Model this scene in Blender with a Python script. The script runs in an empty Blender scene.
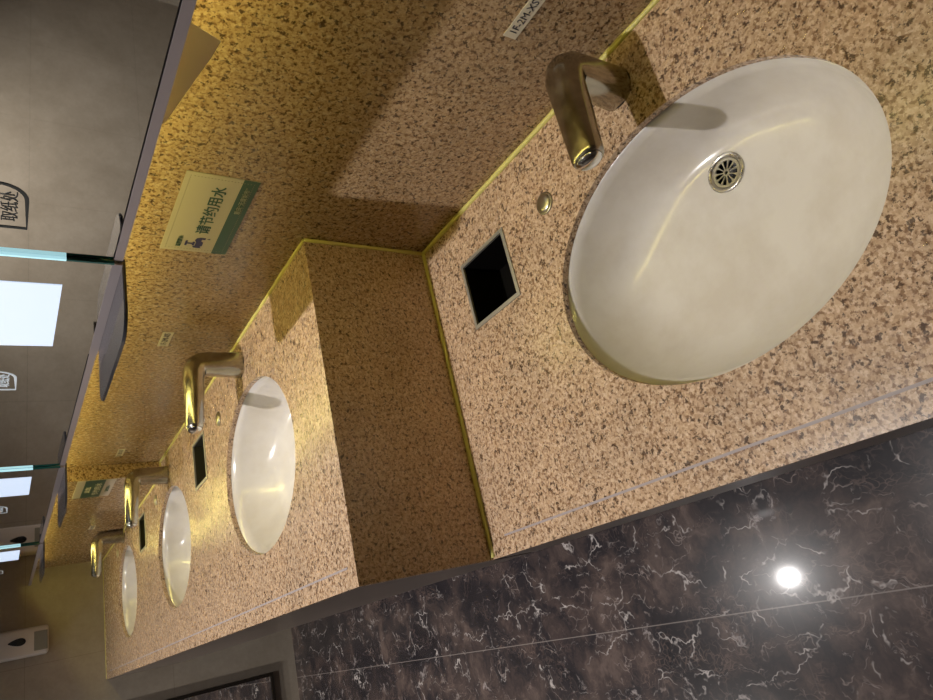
import bpy, bmesh, math, random
from mathutils import Matrix, Vector
random.seed(7)
C = bpy.context.scene.collection
PI = math.pi
ZN, ZF, L = 0.6576, 0.9040, 2.9275          # worktop heights (low and high) and far wall
XF = -0.6                                   # front face of the counters
XM = -0.14                                  # mirror face
ZM = 1.211                                  # mirror bottom
XO, YB, ZC = -4.3, -2.3, 2.6                # opposite wall, wall behind the camera, ceiling

# ------------------------------------------------------------------ materials
def new_mat(name):
    m = bpy.data.materials.new(name); m.use_nodes = True
    nt = m.node_tree; b = nt.nodes['Principled BSDF']
    return m, nt, b
def simple(name, col, rough=0.5, metal=0.0, emit=None, estr=0.0, coat=0.0, spec=0.5):
    m, nt, b = new_mat(name)
    b.inputs['Base Color'].default_value = (*col, 1)
    b.inputs['Roughness'].default_value = rough
    b.inputs['Metallic'].default_value = metal
    b.inputs['Coat Weight'].default_value = coat
    b.inputs['Specular IOR Level'].default_value = spec
    if emit:
        b.inputs['Emission Color'].default_value = (*emit, 1)
        b.inputs['Emission Strength'].default_value = estr
    return m
def N(nt, t, **kw):
    n = nt.nodes.new(t)
    for k, v in kw.items():
        if k in n.inputs.keys(): n.inputs[k].default_value = v
        else: setattr(n, k, v)
    return n
def lk(nt, a, ao, b, bi): nt.links.new(a.outputs[ao], b.inputs[bi])
def ramp(nt, stops, interp='LINEAR'):
    r = nt.nodes.new('ShaderNodeValToRGB'); cr = r.color_ramp; cr.interpolation = interp
    while len(cr.elements) < len(stops): cr.elements.new(0.5)
    for e, (p, c) in zip(cr.elements, stops):
        e.position = p; e.color = (*c, 1) if len(c) == 3 else c
    return r
def mixc(nt, fac, a, b, blend='MIX'):
    m = nt.nodes.new('ShaderNodeMix'); m.data_type = 'RGBA'; m.blend_type = blend
    for src, idx in ((fac, 0), (a, 6), (b, 7)):
        if isinstance(src, (int, float)): m.inputs[idx].default_value = src
        elif isinstance(src, tuple): m.inputs[idx].default_value = (*src, 1)
        else: nt.links.new(src, m.inputs[idx])
    return m.outputs[2]
def fmath(nt, op, a, b=None, clamp=False):
    m = nt.nodes.new('ShaderNodeMath'); m.operation = op; m.use_clamp = clamp
    for s, i in ((a, 0), (b, 1)):
        if s is None: continue
        if isinstance(s, (int, float)): m.inputs[i].default_value = s
        else: nt.links.new(s, m.inputs[i])
    return m.outputs[0]

GR = [(0.40, 0.265, 0.165), (0.50, 0.345, 0.225), (0.57, 0.41, 0.28), (0.66, 0.50, 0.36), (0.22, 0.125, 0.07), (0.065, 0.036, 0.022)]
def granite(name, GR, dk=.62, sc=1.0):
    m, nt, b = new_mat(name)
    tc = N(nt, 'ShaderNodeTexCoord')
    # grains
    v1 = N(nt, 'ShaderNodeTexVoronoi', Scale=260.0 * sc); v1.feature = 'F1'
    nz = N(nt, 'ShaderNodeTexNoise', Scale=90.0, Detail=3.0, Roughness=0.6)
    n1 = N(nt, 'ShaderNodeTexNoise', Scale=150.0 * sc, Detail=2.0, Roughness=0.55)
    n2 = N(nt, 'ShaderNodeTexNoise', Scale=100.0 * sc, Detail=3.0, Roughness=0.65)
    n3 = N(nt, 'ShaderNodeTexNoise', Scale=10.0, Detail=2.0)
    mp = N(nt, 'ShaderNodeMapping'); mp.inputs['Location'].default_value = (3.1, 7.7, 1.3)
    lk(nt, tc, 'Object', mp, 'Vector')
    wn = N(nt, 'ShaderNodeTexNoise', Scale=420.0, Detail=1.0); lk(nt, tc, 'Object', wn, 'Vector')
    ws = N(nt, 'ShaderNodeVectorMath'); ws.operation = 'SCALE'; ws.inputs[3].default_value = 0.004; lk(nt, wn, 'Color', ws, 0)
    wa = N(nt, 'ShaderNodeVectorMath'); wa.operation = 'ADD'; lk(nt, tc, 'Object', wa, 0); lk(nt, ws, 0, wa, 1)
    lk(nt, wa, 0, v1, 'Vector')
    for n in (nz, n1, n3): lk(nt, tc, 'Object', n, 'Vector')
    lk(nt, mp, 'Vector', n2, 'Vector')
    sep = N(nt, 'ShaderNodeSeparateColor'); lk(nt, v1, 'Color', sep, 0)
    base = ramp(nt, [(0.0, GR[0]), (0.35, GR[1]), (0.7, GR[2]), (1.0, GR[3])])
    lk(nt, sep, 0, base, 0)
    # medium brown blotches, then sparse dark specks
    r1 = ramp(nt, [(0.0, (0, 0, 0)), (0.52, (0, 0, 0)), (0.62, (1, 1, 1)), (1.0, (1, 1, 1))]); lk(nt, n1, 'Fac', r1, 0)
    c1 = mixc(nt, fmath(nt, 'MULTIPLY', r1.outputs[0], 0.9), base.outputs[0], GR[4])
    r2 = ramp(nt, [(0.0, (0, 0, 0)), (dk - .03, (0, 0, 0)), (dk + .03, (1, 1, 1)), (1.0, (1, 1, 1))]); lk(nt, n2, 'Fac', r2, 0)
    c2 = mixc(nt, fmath(nt, 'MULTIPLY', r2.outputs[0], 0.9), c1, GR[5])
    big = ramp(nt, [(0.3, (0.9, 0.9, 0.9)), (0.7, (1.05, 1.03, 1.0))]); lk(nt, n3, 'Fac', big, 0)
    c3 = mixc(nt, 1.0, c2, big.outputs[0], 'MULTIPLY')
    nt.links.new(c3, b.inputs['Base Color'])
    b.inputs['Roughness'].default_value = 0.16
    b.inputs['Specular IOR Level'].default_value = 0.5
    rr = ramp(nt, [(0.3, (0.2, 0.2, 0.2)), (0.8, (0.34, 0.34, 0.34))]); lk(nt, nz, 'Fac', rr, 0)
    lk(nt, rr, 0, b, 'Roughness')
    return m
M_GRANITE = granite('speckled_granite', GR, .60, 1.3)
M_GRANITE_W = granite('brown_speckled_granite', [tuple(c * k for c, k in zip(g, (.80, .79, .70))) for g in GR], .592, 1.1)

def marble():
    m, nt, b = new_mat('dark_marble')
    tc = N(nt, 'ShaderNodeTexCoord')
    warp = N(nt, 'ShaderNodeTexNoise', Scale=7.0, Detail=4.0, Roughness=0.6); lk(nt, tc, 'Object', warp, 'Vector')
    va = N(nt, 'ShaderNodeVectorMath'); va.operation = 'SCALE'; va.inputs[3].default_value = 0.16
    lk(nt, warp, 'Color', va, 0)
    vb = N(nt, 'ShaderNodeVectorMath'); vb.operation = 'ADD'; lk(nt, tc, 'Object', vb, 0); lk(nt, va, 0, vb, 1)
    base_n = N(nt, 'ShaderNodeTexNoise', Scale=6.5, Detail=7.0, Roughness=0.62); lk(nt, vb, 0, base_n, 'Vector')
    base = ramp(nt, [(0.30, (0.015, 0.0135, 0.0165)), (0.46, (0.028, 0.024, 0.027)), (0.56, (0.058, 0.043, 0.041)), (0.68, (0.12, 0.088, 0.078))])
    lk(nt, base_n, 'Fac', base, 0)
    def vein(scale, w, loc, mlo, mhi, mscale, stretch=(1, 1, 1)):
        mp = N(nt, 'ShaderNodeMapping'); mp.inputs['Location'].default_value = loc; mp.inputs['Scale'].default_value = stretch
        lk(nt, vb, 0, mp, 'Vector')
        v = N(nt, 'ShaderNodeTexVoronoi', Scale=scale); v.feature = 'DISTANCE_TO_EDGE'; lk(nt, mp, 'Vector', v, 'Vector')
        r = ramp(nt, [(0.0, (1, 1, 1)), (w, (0, 0, 0))]); lk(nt, v, 'Distance', r, 0)
        k = N(nt, 'ShaderNodeTexNoise', Scale=mscale, Detail=3.0, Roughness=0.7); lk(nt, mp, 'Vector', k, 'Vector')
        rk = ramp(nt, [(mlo, (0, 0, 0)), (mhi, (1, 1, 1))]); lk(nt, k, 'Fac', rk, 0)
        return fmath(nt, 'MULTIPLY', r.outputs[0], rk.outputs[0])
    v1 = vein(9, 0.026, (0, 0, 0), 0.50, 0.64, 11.0, (1.5, 0.8, 1))
    v2 = vein(22, 0.045, (5, 2, 0), 0.53, 0.64, 13.0, (1.4, .8, 1))
    v3 = vein(50, 0.09, (1, 9, 0), 0.5, 0.66, 9.0, (1.3, .8, 1))
    c = mixc(nt, fmath(nt, 'MULTIPLY', v3, 0.45), base.outputs[0], (0.20, 0.14, 0.12))
    c = mixc(nt, fmath(nt, 'MULTIPLY', v2, 0.6), c, (0.34, 0.28, 0.26))
    c = mixc(nt, fmath(nt, 'MULTIPLY', v1, 0.85), c, (0.55, 0.50, 0.48))
    # white clots
    k = N(nt, 'ShaderNodeTexNoise', Scale=14.0, Detail=5.0, Roughness=0.72); lk(nt, vb, 0, k, 'Vector')
    rk = ramp(nt, [(0.62, (0, 0, 0)), (0.70, (1, 1, 1))]); lk(nt, k, 'Fac', rk, 0)
    c = mixc(nt, fmath(nt, 'MULTIPLY', rk.outputs[0], 0.6), c, (0.42, 0.37, 0.36))
    # tile joints: lines x = -0.808 + k*0.86, y = -0.066 + k*0.83
    sp = N(nt, 'ShaderNodeSeparateXYZ'); lk(nt, tc, 'Object', sp, 0)
    def joint(out, off, per):
        a = fmath(nt, 'ADD', sp.outputs[out], off + 50 * per + per / 2)
        a = fmath(nt, 'MODULO', a, per); a = fmath(nt, 'SUBTRACT', a, per / 2); a = fmath(nt, 'ABSOLUTE', a)
        return fmath(nt, 'LESS_THAN', a, 0.0013)
    j = fmath(nt, 'MAXIMUM', joint(0, 0.808, 0.86), fmath(nt, 'MULTIPLY', joint(1, 0.062, 0.826), 0.12))
    c = mixc(nt, fmath(nt, 'MULTIPLY', j, 0.55), c, (0.30, 0.26, 0.24))
    nt.links.new(c, b.inputs['Base Color'])
    b.inputs['Roughness'].default_value = 0.24
    b.inputs['Specular IOR Level'].default_value = 0.3
    b.inputs['Coat Weight'].default_value = 0.35
    b.inputs['Coat Roughness'].default_value = 0.075
    return m
M_MARBLE = marble()

def tile(name, c0, c1, axes, offs, pers, rough=0.32, jc=(0.06, 0.045, 0.03)):
    m, nt, b = new_mat(name)
    tc = N(nt, 'ShaderNodeTexCoord')
    n = N(nt, 'ShaderNodeTexNoise', Scale=3.0, Detail=8.0, Roughness=0.7); lk(nt, tc, 'Object', n, 'Vector')
    r = ramp(nt, [(0.3, c0), (0.7, c1)]); lk(nt, n, 'Fac', r, 0)
    n2 = N(nt, 'ShaderNodeTexNoise', Scale=60.0, Detail=4.0, Roughness=0.7); lk(nt, tc, 'Object', n2, 'Vector')
    r2 = ramp(nt, [(0.3, (0.93, 0.93, 0.93)), (0.7, (1.05, 1.05, 1.05))]); lk(nt, n2, 'Fac', r2, 0)
    c = mixc(nt, 1.0, r.outputs[0], r2.outputs[0], 'MULTIPLY')
    sp = N(nt, 'ShaderNodeSeparateXYZ'); lk(nt, tc, 'Object', sp, 0)
    js = []
    for ax, off, per in zip(axes, offs, pers):
        a = fmath(nt, 'ADD', sp.outputs[ax], off + 50 * per + per / 2)
        a = fmath(nt, 'MODULO', a, per); a = fmath(nt, 'SUBTRACT', a, per / 2); a = fmath(nt, 'ABSOLUTE', a)
        js.append(fmath(nt, 'LESS_THAN', a, 0.0012))
    j = fmath(nt, 'MAXIMUM', js[0], js[1])
    c = mixc(nt, fmath(nt, 'MULTIPLY', j, 0.3), c, jc)
    nt.links.new(c, b.inputs['Base Color'])
    b.inputs['Roughness'].default_value = rough
    return m
TA, TB = (0.30, 0.255, 0.20), (0.42, 0.365, 0.30)
M_TILE_END = tile('beige_concrete_tile', TA, TB, (0, 2), (0.47, -1.228), (0.62, 0.617))
M_TILE_SIDE = tile('grey_concrete_tile', (0.34, 0.30, 0.25), (0.46, 0.41, 0.35), (1, 2), (0.2, -1.228), (0.62, 0.617))
M_CEIL = simple('white_ceiling_paint', (0.7, 0.68, 0.64), 0.9)
def ceramic():
    m, nt, b = new_mat('white_ceramic')
    tc = N(nt, 'ShaderNodeTexCoord')
    n = N(nt, 'ShaderNodeTexNoise', Scale=9.0, Detail=5.0, Roughness=0.65); lk(nt, tc, 'Object', n, 'Vector')
    r = ramp(nt, [(0.35, (0.62, 0.575, 0.52)), (0.6, (0.70, 0.665, 0.625))]); lk(nt, n, 'Fac', r, 0)
    lk(nt, r, 0, b, 'Base Color')
    b.inputs['Roughness'].default_value = 0.2
    b.inputs['Coat Weight'].default_value = 0.3
    b.inputs['Coat Roughness'].default_value = 0.075
    return m
M_CERAMIC = ceramic()
def worn_metal(name, c0, c1, r0, r1):
    m, nt, b = new_mat(name)
    tc = N(nt, 'ShaderNodeTexCoord')
    n = N(nt, 'ShaderNodeTexNoise', Scale=55.0, Detail=4.0, Roughness=0.6); lk(nt, tc, 'Object', n, 'Vector')
    r = ramp(nt, [(0.35, c0), (0.65, c1)]); lk(nt, n, 'Fac', r, 0); lk(nt, r, 0, b, 'Base Color')
    rr = ramp(nt, [(0.35, (r0,) * 3), (0.65, (r1,) * 3)]); lk(nt, n, 'Fac', rr, 0); lk(nt, rr, 0, b, 'Roughness')
    b.inputs['Metallic'].default_value = 1.0
    return m
M_CHROME = worn_metal('worn_chrome', (0.36, 0.335, 0.285), (0.46, 0.435, 0.38), 0.14, 0.26)
M_BRIGHT = simple('polished_chrome', (0.7, 0.7, 0.72), 0.06, 1.0)
M_STEEL = worn_metal('stainless_steel', (0.5, 0.47, 0.42), (0.6, 0.57, 0.52), 0.22, 0.34)
M_STRAIN = simple('dull_steel', (0.42, 0.39, 0.32), 0.42, 1.0)
M_RIM = simple('brushed_steel_rim', (0.36, 0.34, 0.29), 0.5, 0.6)
M_CAP = simple('satin_chrome', (0.52, 0.5, 0.44), 0.28, 1.0)
M_DARK = simple('dark_liner', (0.004, 0.0035, 0.003), 0.8, spec=.05)
M_LINER = simple('liner_plastic', (0.03, 0.026, 0.012), 0.7, spec=.2)
M_BLACK = simple('black_plastic', (0.01, 0.01, 0.012), 0.25)
M_SEAL = simple('cream_sealant', (0.60, 0.54, 0.17), 0.45)
M_GROOVE = simple('groove_highlight', (0.34, 0.29, 0.29), 0.55, 0.0)  # highlight of the reflective groove, put into a pale matt strip colour
M_FASCIA = tile('brown_fascia_laminate', (0.15, 0.12, 0.10), (0.2, 0.162, 0.14), (1, 2), (0.9, 5.0), (3.0, 9.0), 0.3)
M_MIRROR = simple('mirror_glass', (0.86, 0.86, 0.84), 0.02, 1.0)
M_TRIM = simple('aluminium_trim', (0.36, 0.315, 0.32), 0.45, 0.2)
M_TRIMD = simple('dark_trim_seam', (0.03, 0.03, 0.032), 0.4)
M_CARCASS = simple('carcass_board', (0.2, 0.18, 0.16), 0.6)
M_TEAL = simple('green_glass_edge', (0.01, 0.10, 0.09), 0.1, 0.0, coat=0.5)
M_EDGELIT = simple('lit_glass_edge', (0.4, 0.7, 0.72), 0.2, 0.0, (0.52, 0.90, 1.0), 0.75)  # emission stands for the lit panel's light leaking through the glass
M_SCREEN = simple('lit_panel', (0.5, 0.5, 0.5), 0.25, 0.0, (0.64, 0.78, 1.0), 0.88)
M_SHELF = simple('grey_glass_shelf', (0.05, 0.053, 0.064), 0.2, 0.0, coat=0.5)
M_SHELFE = simple('shelf_edge', (0.35, 0.36, 0.42), 0.2, 0.6)
M_ICOND = simple('etched_print_unlit', (0.045, 0.05, 0.05), 0.5)  # same etching as the pale one, its unlit look put into the colour
M_ICONW = simple('etched_print_backlit', (0.62, 0.68, 0.72), 0.5, 0, (0.6, 0.7, 0.8), 0.25)  # same etching, light from behind put into pale colour and slight glow
M_CREAM = simple('cream_sign_paper', (0.50, 0.45, 0.37), 0.4)
M_GREEN = simple('green_print', (0.02, 0.082, 0.05), 0.4)
M_GREENT = simple('dark_green_print', (0.008, 0.07, 0.05), 0.4)
M_NAVY = simple('navy_print', (0.02, 0.02, 0.12), 0.4)
M_STITCH = simple('grey_dot_print', (0.22, 0.2, 0.15), 0.6)
M_PALET = simple('pale_print', (0.30, 0.33, 0.26), 0.5)
M_PALET2 = simple('cream_print', (0.55, 0.52, 0.40), 0.5)
M_LABEL = simple('white_label_tape', (0.66, 0.6, 0.48), 0.35)
M_INK = simple('black_ink', (0.015, 0.015, 0.03), 0.5)
M_PAPER = simple('paper_towel', (0.82, 0.76, 0.68), 0.9)
_nt = M_PAPER.node_tree; _t = N(_nt, 'ShaderNodeBsdfTranslucent'); _t.inputs[0].default_value = (.62, .54, .42, 1)
_m = N(_nt, 'ShaderNodeMixShader'); _m.inputs[0].default_value = .32
_nt.links.new(_nt.nodes['Principled BSDF'].outputs[0], _m.inputs[1]); _nt.links.new(_t.outputs[0], _m.inputs[2]); _nt.links.new(_m.outputs[0], _nt.nodes['Material Output'].inputs[0])
M_PLASTIC = simple('white_plastic', (0.66, 0.62, 0.60), 0.3)
M_GREY = simple('grey_panel_plastic', (0.25, 0.25, 0.22), 0.4)
M_LED = simple('warm_led', (1, 0.8, 0.4), 0.5, 0, (1.0, 0.865, 0.23), 22.5)
M_LENS = simple('lamp_lens', (1, 1, 1), 0.4, 0, (0.85, 0.92, 1.0), 30.0)
M_LAMP = simple('white_lamp_ring', (0.8, 0.8, 0.8), 0.4)
M_WATER = bpy.data.materials.new('clear_water'); M_WATER.use_nodes = True
_nt = M_WATER.node_tree; _g = N(_nt, 'ShaderNodeBsdfGlossy'); _g.inputs['Roughness'].default_value = .05
_t = N(_nt, 'ShaderNodeBsdfTransparent'); _m = N(_nt, 'ShaderNodeMixShader'); _m.inputs[0].default_value = .16
_nt.links.new(_t.outputs[0], _m.inputs[1]); _nt.links.new(_g.outputs[0], _m.inputs[2]); _nt.links.new(_m.outputs[0], _nt.nodes['Material Output'].inputs[0])


# ------------------------------------------------------------------ helpers
def link_mesh(name, bm, mat, parent=None, smooth=False):
    bmesh.ops.recalc_face_normals(bm, faces=bm.faces)
    me = bpy.data.meshes.new(name); bm.to_mesh(me); bm.free()
    for mm in (mat if isinstance(mat, (list, tuple)) else [mat]): me.materials.append(mm)
    if smooth:
        for p in me.polygons: p.use_smooth = True
    o = bpy.data.objects.new(name, me); C.objects.link(o)
    if parent: o.parent = parent
    return o
def box(bm, x0, x1, y0, y1, z0, z1, bev=0.0, seg=2, mi=0):
    ms = Matrix.Translation(((x0 + x1) / 2, (y0 + y1) / 2, (z0 + z1) / 2)) @ Matrix.Diagonal((abs(x1 - x0), abs(y1 - y0), abs(z1 - z0), 1))
    t = bmesh.new(); bmesh.ops.create_cube(t, size=1, matrix=ms)
    if bev: bmesh.ops.bevel(t, geom=t.edges[:] , offset=bev, segments=seg, affect='EDGES', profile=0.5)
    merge(bm, t, mi)
def merge(bm, t, mi=0):
    for f in t.faces: f.material_index = mi
    me = bpy.data.meshes.new('tmp'); t.to_mesh(me); t.free(); bm.from_mesh(me); bpy.data.meshes.remove(me)
def B(*a, **k):
    bm = bmesh.new(); box(bm, *a, **k); return bm
def empty(name, loc, label, cat, group=None):
    o = bpy.data.objects.new(name, None); C.objects.link(o); o.location = loc; o.empty_display_size = 0.05
    tag(o, label, cat, group); return o
def tag(o, label, cat, group=None, kind=None):
    o['label'] = label; o['category'] = cat
    if group: o['group'] = group
    if kind: o['kind'] = kind
    return o
def struct(o, label=None):
    o['kind'] = 'structure'
    if label: o['label'] = label
    return o
def cylinder(bm, c, r, h, seg=40, axis='z', bev=0.0, mi=0, ry=None):
    t = bmesh.new()
    bmesh.ops.create_cone(t, cap_ends=True, segments=seg, radius1=r, radius2=r, depth=h)
    if bev:
        es = [e for e in t.edges if abs(e.verts[0].co.z - e.verts[1].co.z) < 1e-6]
        bmesh.ops.bevel(t, geom=es, offset=bev, segments=3, affect='EDGES', profile=0.5)
    if ry: bmesh.ops.scale(t, vec=(1, ry / r, 1), verts=t.verts)
    if axis == 'x': bmesh.ops.rotate(t, matrix=Matrix.Rotation(PI / 2, 3, 'Y'), verts=t.verts)
    if axis == 'y': bmesh.ops.rotate(t, matrix=Matrix.Rotation(PI / 2, 3, 'X'), verts=t.verts)
    bmesh.ops.translate(t, vec=c, verts=t.verts); merge(bm, t, mi)
def rings_mesh(bm, rings, cap0=False, cap1=False, closed=True):
    vs = [[bm.verts.new(p) for p in r] for r in rings]
    n = len(vs[0])
    for a, b in zip(vs, vs[1:]):
        for i in range(n if closed else n - 1):
            j = (i + 1) % n
            bm.faces.new((a[i], a[j], b[j], b[i]))
    if cap0: bm.faces.new(vs[0][::-1])
    if cap1: bm.faces.new(vs[-1])
def extrude_poly(bm, pts, thick_vec, mi=0):
    """pts: list of 3D points; solid prism along thick_vec"""
    a = [bm.verts.new(p) for p in pts]; b = [bm.verts.new(Vector(p) + Vector(thick_vec)) for p in pts]
    fs = [bm.faces.new(a), bm.faces.new(b[::-1])]
    n = len(pts)
    for i in range(n):
        j = (i + 1) % n; fs.append(bm.faces.new((a[j], a[i], b[i], b[j])))
    for f in fs: f.material_index = mi
def cut(o, cutter_bms):
    """carve the openings of a slab out of its own mesh"""
    tmp = []
    for bm in cutter_bms:
        bmesh.ops.recalc_face_normals(bm, faces=bm.faces)
        me = bpy.data.meshes.new('cut'); bm.to_mesh(me); bm.free()
        k = bpy.data.objects.new('cut', me); C.objects.link(k); tmp.append(k)
        md = o.modifiers.new('b', 'BOOLEAN'); md.operation = 'DIFFERENCE'; md.solver = 'EXACT'; md.object = k
    dg = bpy.context.evaluated_depsgraph_get(); dg.update()
    me = bpy.data.meshes.new_from_object(o.evaluated_get(dg))
    o.modifiers.clear(); o.data = me
    for k in tmp: bpy.data.objects.remove(k, do_unlink=True)
def ellipse_pts(cx, cy, rx, ry, z, n=96): return [(cx + rx * math.cos(2 * PI * i / n), cy + ry * math.sin(2 * PI * i / n), z) for i in range(n)]
def ellipse_cutter(cx, cy, rx, ry, z0, z1):
    bm = bmesh.new(); extrude_poly(bm, ellipse_pts(cx, cy, rx, ry, z0), (0, 0, z1 - z0)); return bm

def text(s, y, z, x, size, mat, parent, name='lettering', align='LEFT', bold=0.0, xs=1.0, depth=0.0002, width=None):
    """lettering on a surface that faces the room (-x); reads towards -y"""
    cu = bpy.data.curves.new(name, 'FONT'); cu.body = s; cu.size = size; cu.align_x = align; cu.align_y = 'BOTTOM_BASELINE' if False else 'BOTTOM'
    cu.extrude = depth; cu.offset = bold * size; cu.resolution_u = 3
    o = bpy.data.objects.new(name, cu); C.objects.link(o)
    dg = bpy.context.evaluated_depsgraph_get(); dg.update()
    me = bpy.data.meshes.new_from_object(o.evaluated_get(dg))
    bpy.data.objects.remove(o, do_unlink=True)
    # normalise: local bbox bottom at 0, height = size
    vs = [v.co for v in me.vertices]
    if not vs: return None
    x0, x1 = min(v.x for v in vs), max(v.x for v in vs); y0, y1 = min(v.y for v in vs), max(v.y for v in vs)
    k = size / (y1 - y0)
    if width: xs = width / ((x1 - x0) * k)
    for v in me.vertices:
        u = (v.co.x - x0) * k * xs; w = (v.co.y - y0) * k
        if align == 'CENTER': u -= (x1 - x0) * k * xs / 2
        v.co = (x - v.co.z - depth, y - u, z + w)
    me.materials.clear(); me.materials.append(mat)
    m = bpy.data.objects.new(name, me); C.objects.link(m)
    if parent: m.parent = parent
    return m

def world_child(o, parent):
    """parts are modelled in world coordinates; keep them there under a moved Empty"""
    o.parent = parent
    o.matrix_parent_inverse = Matrix.Translation(-parent.location)
    return o
def part(name, bm, mat, parent, smooth=False):
    return world_child(link_mesh(name, bm, mat, None, smooth), parent) if parent.type == 'EMPTY' else link_mesh(name, bm, mat, parent, smooth)
def autosmooth(o, ang=40):
    me = o.data
    for p in me.polygons: p.use_smooth = True
    me.set_sharp_from_angle(angle=math.radians(ang))
    return o

# ------------------------------------------------------------------ the room
struct(link_mesh('floor', B(XO - .1, .1, YB - .1, L + .1, -.1, 0), M_MARBLE))
struct(link_mesh('ceiling', B(XO - .1, .1, YB - .1, L + .1, ZC, ZC + .1), M_CEIL))
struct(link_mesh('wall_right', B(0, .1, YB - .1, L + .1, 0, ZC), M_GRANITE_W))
struct(link_mesh('wall_far', B(XO - .1, 0, L, L + .1, 0, ZC), M_TILE_END))
struct(link_mesh('wall_left', B(XO - .1, XO, YB - .1, L, 0, ZC), M_TILE_SIDE))
struct(link_mesh('wall_back', B(XO, 0, YB - .1, YB, 0, ZC), M_TILE_SIDE))
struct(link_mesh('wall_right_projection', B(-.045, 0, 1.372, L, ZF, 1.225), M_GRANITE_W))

# ------------------------------------------------------------------ counters
BAS = [(-.309, -.554, .175, .233, ZN), (-.300, .400, .177, .230, ZF), (-.300, 1.256, .177, .233, ZF), (-.300, 2.18, .178, .236, ZF)]
BINS = [(-.160, -.175, ZN), (-.154, .856, ZF), (-.152, 1.765, ZF)]
FAUC = [(-.530, ZN, 0.0), (.430, ZF, 0.0), (1.280, ZF, -.012), (2.215, ZF, -.012)]
CAPS = [(-.122, -.347, ZN), (-.112, .640, ZF), (-.103, 1.480, ZF), (-.110, 2.402, ZF)]
TH = 0.011
def counter(name, y0, y1, z, basins, bins, label, group, bottom):
    root = empty(name, (-.3, (y0 + y1) / 2, bottom), label, 'counter', group)
    top = part('worktop', B(XF, 0, y0, y1, z - TH, z), M_GRANITE, root)
    cs = [ellipse_cutter(cx, cy, rx, ry, z - .05, z + .05) for cx, cy, rx, ry, _ in basins]
    cs += [B(bx - .060, bx + .060, by - .062, by + .062, z - .05, z + .05) for bx, by, _ in bins]
    cut(top, cs)
    part('front_fascia', B(XF, XF + .018, y0 + (.0185 if z == ZF else 0), y1, bottom, z - TH), M_FASCIA, root)
    bp = part('bottom_panel', B(XF + .018, -.002, y0 + .02, y1, bottom, bottom + .012), M_FASCIA, root)
    if z == ZN: cut(bp, [ellipse_cutter(cx, cy, rx + .03, ry + .03, bottom - .05, bottom + .05) for cx, cy, rx, ry, _ in basins])
    return root
near = counter('vanity_counter', YB + .002, -.001, ZN, BAS[:1], BINS[:1], 'low speckled granite counter with the large nearest washbasin in it', 'granite washbasin counters', .561)
far = counter('vanity_counter', 0.0, L - .001, ZF, BAS[1:], BINS[1:], 'raised speckled granite counter with three washbasins, beyond the step', 'granite washbasin counters', .561)
part('riser_panel', B(XF, -.001, 0.0, .018, ZN - TH, ZF - TH), M_GRANITE, far)
def bead(pts, r, parent, name='sealant_bead'):
    """sealant run along a polyline, four flattened sides"""
    bm = bmesh.new()
    for a, b in zip(pts, pts[1:]):
        a, b = Vector(a), Vector(b); d = (b - a).normalized()
        u = d.orthogonal().normalized(); v = d.cross(u)
        n = max(2, int((b - a).length / .03)); rings = []
        for i in range(n + 1):
            p = a.lerp(b, i / n); rr = r * (1 + .16 * random.uniform(-1, 1))
            rings.append([p + u * rr * math.cos(t) + v * rr * math.sin(t) for t in [2 * PI * k / 8 for k in range(8)]])
        rings_mesh(bm, rings, True, True)
    return part(name, bm, M_SEAL, parent, True)
bead([(-.0045, YB + .01, ZN + .0005), (-.0045, -.004, ZN + .0005)], .0045, near)
bead([(-.005, -.0035, ZN), (XF + .003, -.0035, ZN)], .0045, near)
bead([(-.0045, -.0025, ZN + .004), (-.0045, -.0025, ZF)], .0036, near)
bead([(-.0042, 0, ZF + .0005), (-.0042, 1.368, ZF + .0005)], .0038, far)
bead([(-.004, 1.368, ZF + .0005), (-.049, 1.368, ZF + .0005), (-.049, L - .004, ZF + .0005)], .0036, far)
bead([(-.046, L - .002, ZF), (XF + .003, L - .002, ZF)], .0022, far)
part('drip_groove', B(-.5705, -.5672, YB + .1, -.048, ZN, ZN + .0006), M_GROOVE, near)
part('drip_groove', B(-.5705, -.5672, .030, L - .10, ZF, ZF + .0006), M_GROOVE, far)

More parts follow.
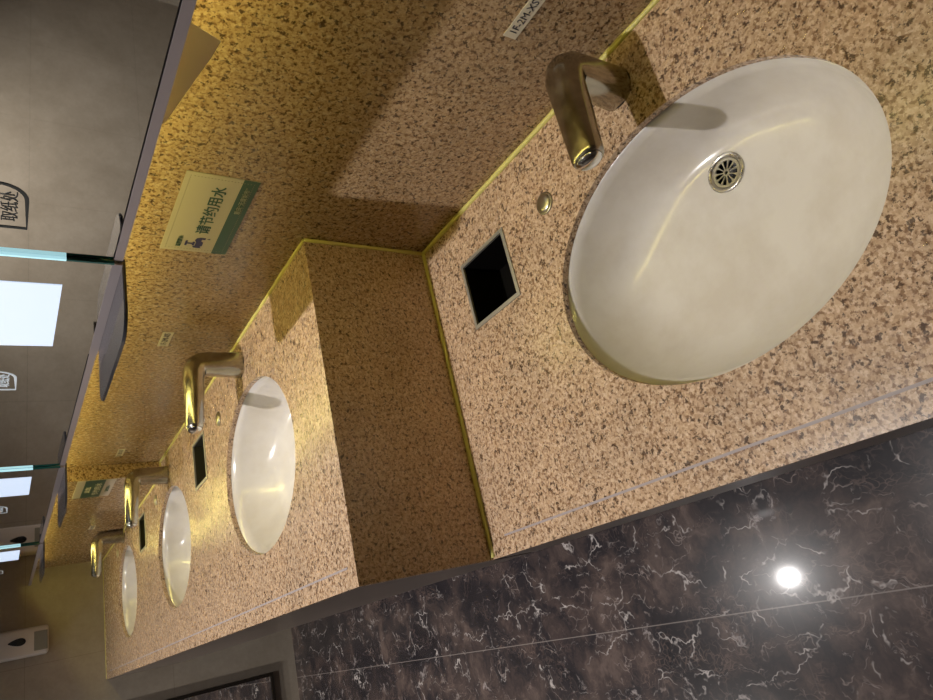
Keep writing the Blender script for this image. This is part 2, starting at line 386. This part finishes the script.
# ------------------------------------------------------------------ washbasins
BLAB = ['large white oval washbasin set in the low nearest counter', 'white oval washbasin just beyond the granite step, first on the raised counter',
        'white oval washbasin in the middle of the raised counter', 'white oval washbasin at the far end, next to the tiled end wall']
for k, (cx, cy, rx, ry, z) in enumerate(BAS):
    root = empty('washbasin', (cx, cy, z - .15), BLAB[k], 'washbasin', 'white oval undermount washbasins')
    zr = z - TH; D = .118; dx, dy = cx + .112, cy - .008; rd = .0245
    bm = bmesh.new(); rings = []
    n = 96
    def ring(ccx, ccy, a, b, zz): return [(ccx + a * math.cos(2 * PI * i / n), ccy + b * math.sin(2 * PI * i / n), zz) for i in range(n)]
    # outer skin upwards, flange, then the bowl inside
    rings.append(ring(dx, dy, rd + .006, rd + .006, zr - D - .014))
    for t in (.35, .7, .95):
        s = t; q = 1 - (1 - t) ** 0 if False else t
        rings.append(ring(dx + (cx - dx) * q, dy + (cy - dy) * q, (rx + .006) * q + .01, (ry + .006) * q + .01, zr - D * (1 - q ** 3.2) - .014))
    rings.append(ring(cx, cy, rx + .022, ry + .022, zr - .014))
    rings.append(ring(cx, cy, rx + .022, ry + .022, zr - .0005))
    rings.append(ring(cx, cy, rx + .001, ry + .001, zr - .0005))
    M = 30
    for i in range(M + 1):
        t = 1 - i / M                     # 1 at the rim
        s = t ** 1.0
        a = rd + (rx - .001 - rd) * t; b = rd + (ry - .001 - rd) * t
        # steep sides, almost level bottom that falls gently to the drain
        dep = D * (1 - .5 * t ** 9 - .5 * t ** 3.5) * .90 + D * .10 * (1 - t)
        rings.append(ring(dx + (cx - dx) * s, dy + (cy - dy) * s, a, b, zr - .0005 - dep))
    rings_mesh(bm, rings, True, False)
    part('bowl', bm, M_CERAMIC, root, True)
    # drain: flange ring (part) with the pierced strainer in it (sub-part)
    zd = zr - D
    bm = bmesh.new(); rr = []
    for (r, h) in ((.0275, -.001), (.0280, .0008), (.0262, .0026), (.0232, .0020), (.0208, -.0005), (.0202, -.003)):
        rr.append(ring(dx, dy, r, r, zd + h))
    rings_mesh(bm, rr)
    dr = part('drain_flange', bm, M_STEEL, root, True)
    bm = bmesh.new()
    rings_mesh(bm, [[(a_ * math.cos(2 * PI * i / 24), a_ * math.sin(2 * PI * i / 24), h_) for i in range(24)] for a_, h_ in ((.0022, -.001), (.0022, .001), (.0040, .001), (.0040, -.001), (.0022, -.001))])
    rr = []
    for (r, h) in ((.0176, -.0012), (.0176, .001), (.0145, .001), (.0145, -.0012)):
        rr.append([(r * math.cos(2 * PI * i / 60), r * math.sin(2 * PI * i / 60), h) for i in range(60)])
    rr.append(rr[0]); rings_mesh(bm, rr)
    for i in range(11):
        a = 2 * PI * i / 11; t = bmesh.new()
        pts = [(.0035, -.0005), (.0105, -.0006), (.0150, -.0017), (.0150, .0017), (.0105, .0006), (.0035, .0005)]
        extrude_poly(t, [(p[0], p[1], -.001) for p in pts], (0, 0, .002))
        bmesh.ops.rotate(t, matrix=Matrix.Rotation(a, 3, 'Z'), verts=t.verts); merge(bm, t)
    bmesh.ops.scale(bm, vec=(1.17, 1.17, 1), verts=bm.verts)
    bmesh.ops.translate(bm, vec=(dx, dy, zd - .0015), verts=bm.verts)
    st = link_mesh('strainer', bm, M_STRAIN); st.parent = dr
    bm = bmesh.new()
    rr = [ring(dx, dy, .0240, .0240, zd - .001), ring(dx, dy, .0232, .0232, zd - .0125)]
    rings_mesh(bm, rr, False, True)
    part('drain_pipe', bm, M_BLACK, root)

# ------------------------------------------------------------------ faucets
FLAB = ['short chrome faucet leaning over the large nearest basin', 'chrome faucet over the first basin beyond the granite step',
        'chrome faucet over the middle basin of the raised counter', 'chrome faucet over the last basin near the end wall']
def faucet(y, z, dx, label):
    root = empty('faucet', (-.062 + dx, y, z), label, 'faucet', 'chrome sensor faucets')
    P = [(-.060, 0), (-.060, .018), (-.0595, .045), (-.0590, .070), (-.0600, .084), (-.0655, .0945), (-.078, .1005), (-.100, .1020), (-.125, .103), (-.155, .105), (-.180, .1065), (-.198, .1075)]
    RN = [.0285, .0272, .0262, .0255, .0258, .0250, .0225, .0210, .0198, .0186, .0174, .0166]      # in the x-z plane
    RY = [.0275, .0265, .0258, .0252, .0250, .0248, .0244, .0240, .0234, .0228, .0221, .0216]      # sideways
    bm = bmesh.new(); rings = []; n = 32
    for i, (px, pz) in enumerate(P):
        a = P[max(0, i - 1)]; b = P[min(len(P) - 1, i + 1)]
        t = Vector((b[0] - a[0], 0, b[1] - a[1])).normalized(); nn = Vector((-t.z, 0, t.x)); sd = Vector((0, 1, 0))
        c = Vector((px, 0, pz))
        def se(v, e=.82): return math.copysign(abs(v) ** e, v)
        rings.append([c + nn * RN[i] * se(math.cos(2 * PI * k / n)) + sd * RY[i] * se(math.sin(2 * PI * k / n)) for k in range(n)])
    for f, s in ((.004, .97), (.0065, .90)):
        c = Vector((P[-1][0], 0, P[-1][1])) + t * f
        rings.append([c + nn * RN[-1] * s * se(math.cos(2 * PI * k / n)) + sd * RY[-1] * s * se(math.sin(2 * PI * k / n)) for k in range(n)])
    rings_mesh(bm, rings, True, True)
    bmesh.ops.translate(bm, vec=(dx, y, z), verts=bm.verts)
    autosmooth(part('faucet_body', bm, M_CHROME, root), 45)
    # domed chrome tip
    bm = bmesh.new(); rings = []
    base = Vector((P[-1][0], 0, P[-1][1])) + t * .0062
    for q in range(0, 7):
        a = q / 6 * PI / 2 * .97
        c = base + t * .0085 * math.sin(a)
        rings.append([c + nn * RN[-1] * .86 * math.cos(a) * math.cos(2 * PI * k / n) + sd * RY[-1] * .86 * math.cos(a) * math.sin(2 * PI * k / n) for k in range(n)])
    rings_mesh(bm, rings, True, True)
    bmesh.ops.translate(bm, vec=(dx, y, z), verts=bm.verts)
    part('tip_cap', bm, M_BRIGHT, root, True)
    # aerator under the tip and the foot gasket
    bm = bmesh.new(); cylinder(bm, (-.184 + dx, y, z + .0915), .0085, .008, 24, bev=.001); autosmooth(part('aerator', bm, M_STEEL, root))
    bm = bmesh.new(); cylinder(bm, (-.060 + dx, y, z + .0010), .0290, .0024, 40, ry=.0280); autosmooth(part('foot_gasket', bm, M_BLACK, root))
    return root
for (y, z, dx), lab in zip(FAUC, FLAB): faucet(y, z, dx, lab)

# ------------------------------------------------------------------ soap caps
CLAB = ['round steel soap pump head beside the large nearest basin', 'round steel soap pump head just beyond the first basin of the raised counter',
        'round steel soap pump head just beyond the middle basin', 'round steel soap pump head beyond the last basin, by the end wall']
for (x, y, z), lab in zip(CAPS, CLAB):
    root = empty('soap_dispenser_pump', (x, y, z), lab, 'soap pump', 'steel soap pumps in the counters')
    bm = bmesh.new(); cylinder(bm, (x, y, z + .0015), .0175, .003, 40, bev=.001); autosmooth(part('cap_ring', bm, M_CAP, root))
    bm = bmesh.new(); rings = []
    for q in range(7):
        a = q / 6 * PI / 2 * .98
        rings.append([(x + .0142 * math.cos(a) * math.cos(2 * PI * k / 32), y + .0142 * math.cos(a) * math.sin(2 * PI * k / 32), z + .003 + .0035 * math.sin(a)) for k in range(32)])
    rings_mesh(bm, rings, True, True); part('cap_dome', bm, M_CAP, root, True)

# ------------------------------------------------------------------ waste chutes
WLAB = ['square steel rimmed waste hole in the low nearest counter', 'square waste hole between the first two basins of the raised counter', 'square waste hole between the last two basins of the raised counter']
for (x, y, z), lab in zip(BINS, WLAB):
    root = empty('waste_chute', (x, y, z - .14), lab, 'waste chute', 'square waste holes in the counters')
    bm = bmesh.new()
    o, i = .0640, .0572; oy, iy = .0660, .0592
    def sq(a, b, zz): return [(x - a, y - b, zz), (x + a, y - b, zz), (x + a, y + b, zz), (x - a, y + b, zz)]
    rings_mesh(bm, [sq(i, iy, z - .002), sq(i, iy, z + .0022), sq(o, oy, z + .0018), sq(o, oy, z + .0002), sq(i + .001, iy + .001, z + .0002), sq(i + .001, iy + .001, z - .002), sq(i, iy, z - .002)])
    part('rim_frame', bm, M_RIM, root)
    bm = bmesh.new()
    rings_mesh(bm, [sq(i + .0005, iy + .0005, z - .0015), sq(i - .0005, iy - .0005, z - .076)], False, True)
    part('liner', bm, M_LINER if z == ZF else M_DARK, root)

# ------------------------------------------------------------------ mirrors
ZT = 2.15
def plain_mirror(y0, y1, label, icon, iy=None):
    root = empty('wall_mirror', (XM, (y0 + y1) / 2, ZM), label, 'mirror', 'frameless wall mirrors')
    part('mirror_glass', B(XM, XM + .006, y0 + .001, y1 - .001, ZM + .0125, ZT), M_MIRROR, root)
    part('shadow_gap', B(XM + .0015, XM + .006, y0 + .001, y1 - .001, ZM + .0105, ZM + .0125), M_TRIMD, root)
    part('bottom_trim', B(XM - .0005, XM + .020, y0 + .001, y1 - .001, ZM, ZM + .0105), M_TRIM, root)
    if icon:
        bm = bmesh.new()
        zb = 1.3195; w = .0042; zt = 1.425
        ya, yb = iy[0], iy[1]        # ya: left (far) side, yb: right (near) side
        def outline(e):
            pts = [(ya - e, zb + e * .35)]
            r = .030 - e
            r0 = r
            cyy, czz = yb + e + r0, zb + e + r0
            for q in range(11):
                a = q / 10 * PI / 2
                pts.append((cyy - r0 * math.sin(a), czz - r0 * math.cos(a)))
            pts.append((yb + e, zt - e)); pts.append((ya - e, zt - e)); return pts
        # nearly square lower far corner, rounded near corner
        out, inn = outline(0), outline(w)
        a = [bm.verts.new((XM - .0006, p[0], p[1])) for p in out]; b = [bm.verts.new((XM - .0006, p[0], p[1])) for p in inn]
        for i in range(len(a)):
            j = (i + 1) % len(a); bm.faces.new((a[i], a[j], b[j], b[i]))
        ex = bmesh.ops.extrude_face_region(bm, geom=bm.faces[:])
        bmesh.ops.translate(bm, vec=(.0005, 0, 0), verts=[v for v in ex['geom'] if isinstance(v, bmesh.types.BMVert)])
        part('etched_outline', bm, icon, root)
        tm = icon
        world_child(text('取纸处', (ya + yb) / 2, zb + .010, XM - .0001, .017, tm, None, 'etched_lettering', 'CENTER', .0, 1.05), root)
        world_child(text('擦手纸', (ya + yb) / 2, zb + .036, XM - .0001, .017, tm, None, 'etched_lettering', 'CENTER', .0, 1.05), root)
    return root
def lit_mirror(y0, y1, label, slab):
    root = empty('lit_mirror', (XM, (y0 + y1) / 2, ZM), label, 'mirror', 'mirrors with a lit panel and a shelf')
    XL = XM - .004
    part('mirror_glass', B(XL, XL + .006, y0 + .0015, y1 - .0015, ZM + .0125, ZT), M_MIRROR, root)
    part('bottom_trim', B(XL - .0005, XL + .024, y0 + .0015, y1 - .0015, ZM, ZM + .0125), M_TRIM, root)
    part('glass_edge', B(XL - .0012, XL + .0032, y0 - .0022, y0 + .0015, ZM + .010, 1.276), M_TEAL, root)
    part('lit_glass_edge', B(XL - .0012, XL + .0032, y0 - .0022, y0 + .0015, 1.276, 1.72), M_EDGELIT, root)
    part('lit_panel', B(XL - .0006, XL + .001, y0 + .066, y1 - .030, 1.276, 1.72), M_SCREEN, root)
    # shelf at the foot of the mirror, rounded outer corners
    a, b = y0 + .008, y1 - .016; r = .034; xo = -.240; zs = ZM - .0046
    pts = [(XM + .01, a), (XM + .01, b)]
    for q in range(9):
        t = q / 8 * PI / 2; pts.append((xo + r - r * math.sin(t), b - r * .6 + r * .6 * math.cos(t)))
    for q in range(9):
        t = q / 8 * PI / 2; pts.append((xo + r - r * math.cos(t), a + r - r * math.sin(t)))
    bm = bmesh.new(); extrude_poly(bm, [(p[0], p[1], zs) for p in pts], (0, 0, .0045))
    bmesh.ops.bevel(bm, geom=[e for e in bm.edges if abs(e.verts[0].co.z - e.verts[1].co.z) < 1e-6], offset=.0012, segments=2, affect='EDGES')
    autosmooth(part('shelf', bm, M_SHELF, root), 50)
    return root
plain_mirror(-1.0, -.098, 'mirror nearest the camera, dark etched notice near its lower edge', M_ICOND, (-.1525, -.240))
lit_mirror(-.098, .196, 'narrow mirror with bright lit panel and dark shelf, first and nearest', 0)
plain_mirror(.196, .858, 'plain mirror with a small pale etched notice, between the first two lit mirrors', M_ICONW, (.362, .278))
lit_mirror(.858, 1.122, 'narrow mirror with bright lit panel and dark shelf, second from the front', 1)
plain_mirror(1.122, 1.786, 'plain mirror with a pale etched notice, between the last two lit mirrors', M_ICONW, (1.292, 1.208))
lit_mirror(1.786, 2.062, 'narrow mirror with bright lit panel and dark shelf, farthest along the wall', 2)
plain_mirror(2.062, 2.76, 'farthest plain mirror, ending beside the tiled end wall', M_ICONW, (2.32, 2.236))
ba = link_mesh('mirror_backing', B(XM + .0205, -.0005, -1.0, 2.76, 1.236, ZT), M_CARCASS)
tag(ba, 'flat box behind the row of mirrors, hugging the granite wall', 'cabinet')
led = link_mesh('led_strip', B(-.072, -.060, -.98, 2.74, 1.231, 1.2355), M_LED)
tag(led, 'glowing yellow light strip under the mirrors along the granite wall', 'lamp')

# paper towel hanging out under the nearest mirror
bm = bmesh.new()
def tp(y, z, x): return (x, y, z)
P0 = [(-.500, 1.2355), (-.475, 1.1985), (-.464, 1.170), (-.440, 1.174), (-.405, 1.182), (-.370, 1.190), (-.334, 1.198), (-.300, 1.2355)]
xs = [-.100] * 8
f = [bm.verts.new((x, p[0], p[1])) for p, x in zip(P0, xs)]; g = [bm.verts.new((x + .0006, p[0], p[1])) for p, x in zip(P0, xs)]
mid = bm.verts.new((-.100, -.42, 1.200)); mid2 = bm.verts.new((-.0994, -.42, 1.200))
for i in range(8):
    j = (i + 1) % 8
    bm.faces.new((f[i], f[j], mid)); bm.faces.new((g[j], g[i], mid2)); bm.faces.new((f[j], f[i], g[i], g[j]))
tag(link_mesh('paper_towel', bm, M_PAPER, None, False), 'beige paper towel corner hanging down under the nearest mirror', 'paper towel')

# ------------------------------------------------------------------ signs and labels on the granite
def sheet(name, x, y0, y1, z0, z1, mat, label, cat, group=None, th=.0012):
    o = link_mesh(name, B(x - th, x, y0, y1, z0, z1), mat); tag(o, label, cat, group); return o
# water saving sign
s = sheet('water_saving_sign', -.0002, -.136, .076, 1.021, 1.128, M_CREAM, 'cream sign with green lower band and navy faucet drawing, above the step', 'sign')
XS = -.0016
link_mesh('green_band', B(XS, XS + .0003, -.136, .076, 1.021, 1.0455), M_GREEN, s)
bm = bmesh.new()
def dots(bm, y0, y1, z0, z1, step, r):
    for yy in [y0 + i * step for i in range(int(round((y1 - y0) / step)) + 1)]:
        for zz in (z0, z1): box(bm, XS - .0002, XS, yy - r, yy + r, zz - r * .7, zz + r * .7)
    for zz in [z0 + i * step for i in range(1, int(round((z1 - z0) / step)))]:
        for yy in (y0, y1): box(bm, XS - .0002, XS, yy - r * .7, yy + r * .7, zz - r, zz + r)
dots(bm, -.128, .068, 1.0285, 1.1205, .0048, .0009)
dt = link_mesh('dotted_border', bm, M_STITCH, s); dt['kind'] = 'stuff'
text('请节约用水', .019, 1.0625, XS, .0225, M_GREENT, s, 'title_lettering', 'LEFT', .012, width=.130)
text('温馨提示:', .063, 1.0985, XS, .0078, M_GREENT, s, 'small_lettering', 'LEFT', .012, width=.033)
text('重庆“无废城市”', -.048, 1.0300, XS - .0004, .0095, M_PALET, s, 'band_lettering', 'LEFT', .01, width=.070)
bm = bmesh.new()      # faucet drawing: handle, stem, body, spout and a drop
def plate(pts): extrude_poly(bm, [(XS - .0003, a, b - .0085) for a, b in pts], (.0003, 0, 0))
plate([(.058, 1.1015), (.058, 1.098), (.043, 1.098), (.043, 1.1015)])
plate([(.0525, 1.098), (.0525, 1.090), (.0490, 1.090), (.0490, 1.098)])
plate([(.056, 1.090), (.056, 1.0865), (.0455, 1.0865), (.0455, 1.090)])
plate([(.063, 1.086), (.059, 1.0885), (.057, 1.085), (.045, 1.085), (.040, 1.088), (.034, 1.086), (.031, 1.081), (.031, 1.072), (.0365, 1.072), (.0365, 1.077), (.042, 1.0775), (.045, 1.0735), (.056, 1.0735), (.058, 1.0765), (.063, 1.074)])
plate([(.0338, 1.0695), (.0322, 1.066), (.0338, 1.064), (.0354, 1.066)])
link_mesh('faucet_drawing', bm, M_NAVY, s)
# far green sign
XP = -.0452
s2 = sheet('green_sign', XP, 1.374, 1.588, 1.033, 1.141, M_CREAM, 'small green and cream sign on the granite beyond the second lit mirror', 'sign')
XS2 = XP - .0014
link_mesh('green_band', B(XS2, XS2 + .0003, 1.374, 1.588, 1.062, 1.118), M_GREEN, s2)
text('请您', 1.525, 1.096, XS2, .016, M_PALET2, s2, 'lettering', 'LEFT', .01, width=.070)
text('节约用水', 1.560, 1.068, XS2, .020, M_PALET2, s2, 'lettering', 'LEFT', .01, width=.150)
text('温馨提示', 1.525, 1.042, XS2, .011, M_GREENT, s2, 'small_lettering', 'LEFT', .01, width=.075)
# tape labels
TL = [(0, -.508, -.592, .7985, .8185, '1F-2M-XS1', 'white tape label printed 1F-2M-XS beside the nearest faucet'),
      (0, .466, .396, 1.0445, 1.066, '1F-2M-XS', 'white tape label on the granite above the first basin of the raised counter'),
      (0, 1.281, 1.209, 1.028, 1.048, '1F-2M-XS', 'white tape label on the granite above the middle basin'),
      (XP, 2.13, 2.062, 1.021, 1.042, '1F-2M-XS', 'white tape label on the granite above the last basin')]
for (x, ya, yb, z0, z1, st, lab) in TL:
    o = sheet('tape_label', x - .0002, yb, ya, z0, z1, M_LABEL, lab, 'label', 'white tape labels on the wall', .0008)
    n = len(st); h = (z1 - z0) * .55
    ww = .055 if n == 9 else (ya - yb) * .82
    t = text(st, ya - .009 if n == 9 else ya - .006, z0 + (z1 - z0) * .25, x - .0011, h, M_INK, o, 'printed_lettering', 'LEFT', .0)
    xsn = [v.co.y for v in t.data.vertices]; span = max(xsn) - min(xsn); y0_ = max(xsn)
    for v in t.data.vertices: v.co.y = y0_ + (v.co.y - y0_) * ww / span

# water splashed on the counters around the faucets
bm = bmesh.new(); rnd = random.Random(3)
def inside(x, y):
    for cx, cy, rx, ry, _ in BAS:
        if ((x - cx) / (rx + .006)) ** 2 + ((y - cy) / (ry + .006)) ** 2 < 1: return True
    for bx, by, _ in BINS:
        if abs(x - bx) < .07 and abs(y - by) < .072: return True
    for fy, _, fdx in FAUC:
        if abs(x + .06) < .035 and abs(y - fy) < .035: return True
    return False
cnt = 0
while cnt < 260:
    k = rnd.choice([0, 0, 1, 1, 2, 3]); fy, fz, _ = FAUC[k]
    x = -.06 - abs(rnd.gauss(0, .16)); y = fy + rnd.gauss(0, .20) + (-.22 if k == 0 else .12)
    if x < -.56 or inside(x, y) or (k == 0 and y > -.25) or (k > 0 and y < .02) or y > 2.85 or y < -1.3: continue
    rr_ = rnd.uniform(.0008, .0026); t = bmesh.new()
    bmesh.ops.create_uvsphere(t, u_segments=8, v_segments=5, radius=rr_)
    bmesh.ops.delete(t, geom=[v for v in t.verts if v.co.z < -1e-5], context='VERTS')
    bmesh.ops.scale(t, vec=(rnd.uniform(.8, 1.5), rnd.uniform(.8, 1.5), .38), verts=t.verts)
    bmesh.ops.translate(t, vec=(x, y, fz + .0001), verts=t.verts); merge(bm, t); cnt += 1
tag(link_mesh('water_droplets', bm, M_WATER, None, True), 'clear water droplets splashed on the granite counters around the basins', 'water', None, 'stuff')

# ------------------------------------------------------------------ end wall: dispenser and mirror
root = empty('soap_dispenser', (-.371, L, 1.14), 'white wall dispenser with black teardrop window on the end wall', 'dispenser')
bm = bmesh.new(); box(bm, -.432, -.310, L - .085, L - .001, 1.140, 1.375, bev=.012, seg=3); autosmooth(part('housing', bm, M_PLASTIC, root), 50)
bm = bmesh.new(); box(bm, -.415, -.333, L - .0875, L - .080, 1.1435, 1.196, bev=.002); part('push_plate', bm, M_GREY, root)
bm = bmesh.new(); pts = []
for q in range(24):
    a = 2 * PI * q / 24
    zz = 1.248 + .0215 * math.cos(a); w = .0165 * math.sin(a)
    if math.cos(a) > 0: zz = 1.248 + .046 * math.cos(a); w = .0165 * math.sin(a) * (1 - .55 * math.cos(a) ** 2)
    pts.append((-.366 + w, L - .0865, zz))
extrude_poly(bm, pts, (0, .004, 0)); part('level_window', bm, M_BLACK, root)
bm = bmesh.new()
rim = [[(-.366 + (p[0] + .366) * k, p[1] + (0 if k < 1.2 else .001), 1.248 + (p[2] - 1.248) * k) for p in pts] for k in (1.02, 1.22)]
rings_mesh(bm, rim); part('window_surround', bm, M_PLASTIC, root)
root = empty('floor_mirror', (-1.15, L, .13), 'low framed mirror on the end wall reflecting the dark marble floor', 'mirror')
part('mirror_glass', B(-1.0, -.768, L - .012, L - .006, .146, .90), M_MIRROR, root)
bm = bmesh.new()
box(bm, -1.566, -.752, L - .020, L - .001, .130, .144); box(bm, -1.566, -.752, L - .020, L - .001, 0.902, 0.916)
box(bm, -1.566, -1.02, L - .020, L - .001, .144, .902); box(bm, -.766, -.752, L - .020, L - .001, .144, .902)
part('frame', bm, simple('dark_bronze_frame', (.035, .028, .022), .35, .5), root)

# ------------------------------------------------------------------ downlights
def downlight(x, y, power, ang, lens, label, col=(1.0, .955, .93), rad=.022, blend=1.0):
    root = empty('downlight', (x, y, ZC), label, 'ceiling light', 'recessed ceiling downlights')
    bm = bmesh.new(); rr = []
    for r, h in ((.058, -.0005), (.058, -.005), (.046, -.007), (.040, -.002)):
        rr.append([(x + r * math.cos(2 * PI * k / 40), y + r * math.sin(2 * PI * k / 40), ZC + h) for k in range(40)])
    rings_mesh(bm, rr); part('ring', bm, M_LAMP, root, True)
    bm = bmesh.new(); cylinder(bm, (x, y, ZC - .0015), .024, .002, 32); part('lens', bm, lens, root)
    ld = bpy.data.lights.new('downlight_beam', 'SPOT'); ld.energy = power; ld.color = col; ld.shadow_soft_size = rad
    ld.spot_size = math.radians(ang); ld.spot_blend = blend
    lo = bpy.data.objects.new('downlight_beam', ld); C.objects.link(lo); lo.location = (0, 0, -.03); lo.parent = root
downlight(-.765, .085, 120, 100, M_LENS, 'ceiling downlight over the front of the counters at the granite step')
downlight(-.93, 1.57, 80, 98, M_LENS, 'ceiling downlight over the floor beside the middle basin')
downlight(-2.6, 2.1, 190, 125, M_LENS, 'ceiling downlight over the aisle by the tiled end wall', (1.0, .95, .88))
downlight(-1.95, 2.35, 75, 125, M_LENS, 'unseen ceiling downlight added to brighten the end wall', (1.0, .95, .88))  # fill lamp added out of view to lift the end wall
downlight(-2.6, .5, 45, 110, M_LENS, 'unseen aisle downlight added to wash the opposite wall')  # added lamp, out of view, brightens the wall seen in the mirrors
downlight(-1.6, -1.75, 7, 100, M_LENS, 'unseen downlight added behind the camera to light the floor and opposite wall')  # weak lamp added out of view for floor and opposite wall

# ------------------------------------------------------------------ camera
R = [[-0.2212119763991108, -0.5269448896147937, -0.820606083822471], [-0.9103997848825074, 0.41324857516232016, -0.019946097668386065], [0.3496247891432812, 0.7426672864985809, -0.571146048206018]]
cam = bpy.data.cameras.new('camera'); co = bpy.data.objects.new('camera', cam); C.objects.link(co)
X, Y, Z = Vector(R[0]), -Vector(R[1]), -Vector(R[2])
m = Matrix((X, Y, Z)).transposed().to_4x4(); m.translation = Vector((-0.66169, -0.95558, 1.34171)); co.matrix_world = m
cam.sensor_width = 36; cam.lens = 36 * 667.92 / 933; cam.clip_start = .02
sc = bpy.context.scene; sc.camera = co
w = bpy.data.worlds.new('world'); sc.world = w; w.use_nodes = True
w.node_tree.nodes['Background'].inputs[0].default_value = (.5, .48, .45, 1); w.node_tree.nodes['Background'].inputs[1].default_value = .1
vs = sc.view_settings; vs.view_transform = 'Standard'; vs.look = 'None'; vs.exposure = 0.0; vs.gamma = 1.0; vs.use_curve_mapping = False
sc.cycles.max_bounces = 8; sc.cycles.use_denoising = True
sc.cycles.sample_clamp_indirect = 4.0
sc.cycles.caustics_reflective = False; sc.cycles.caustics_refractive = False
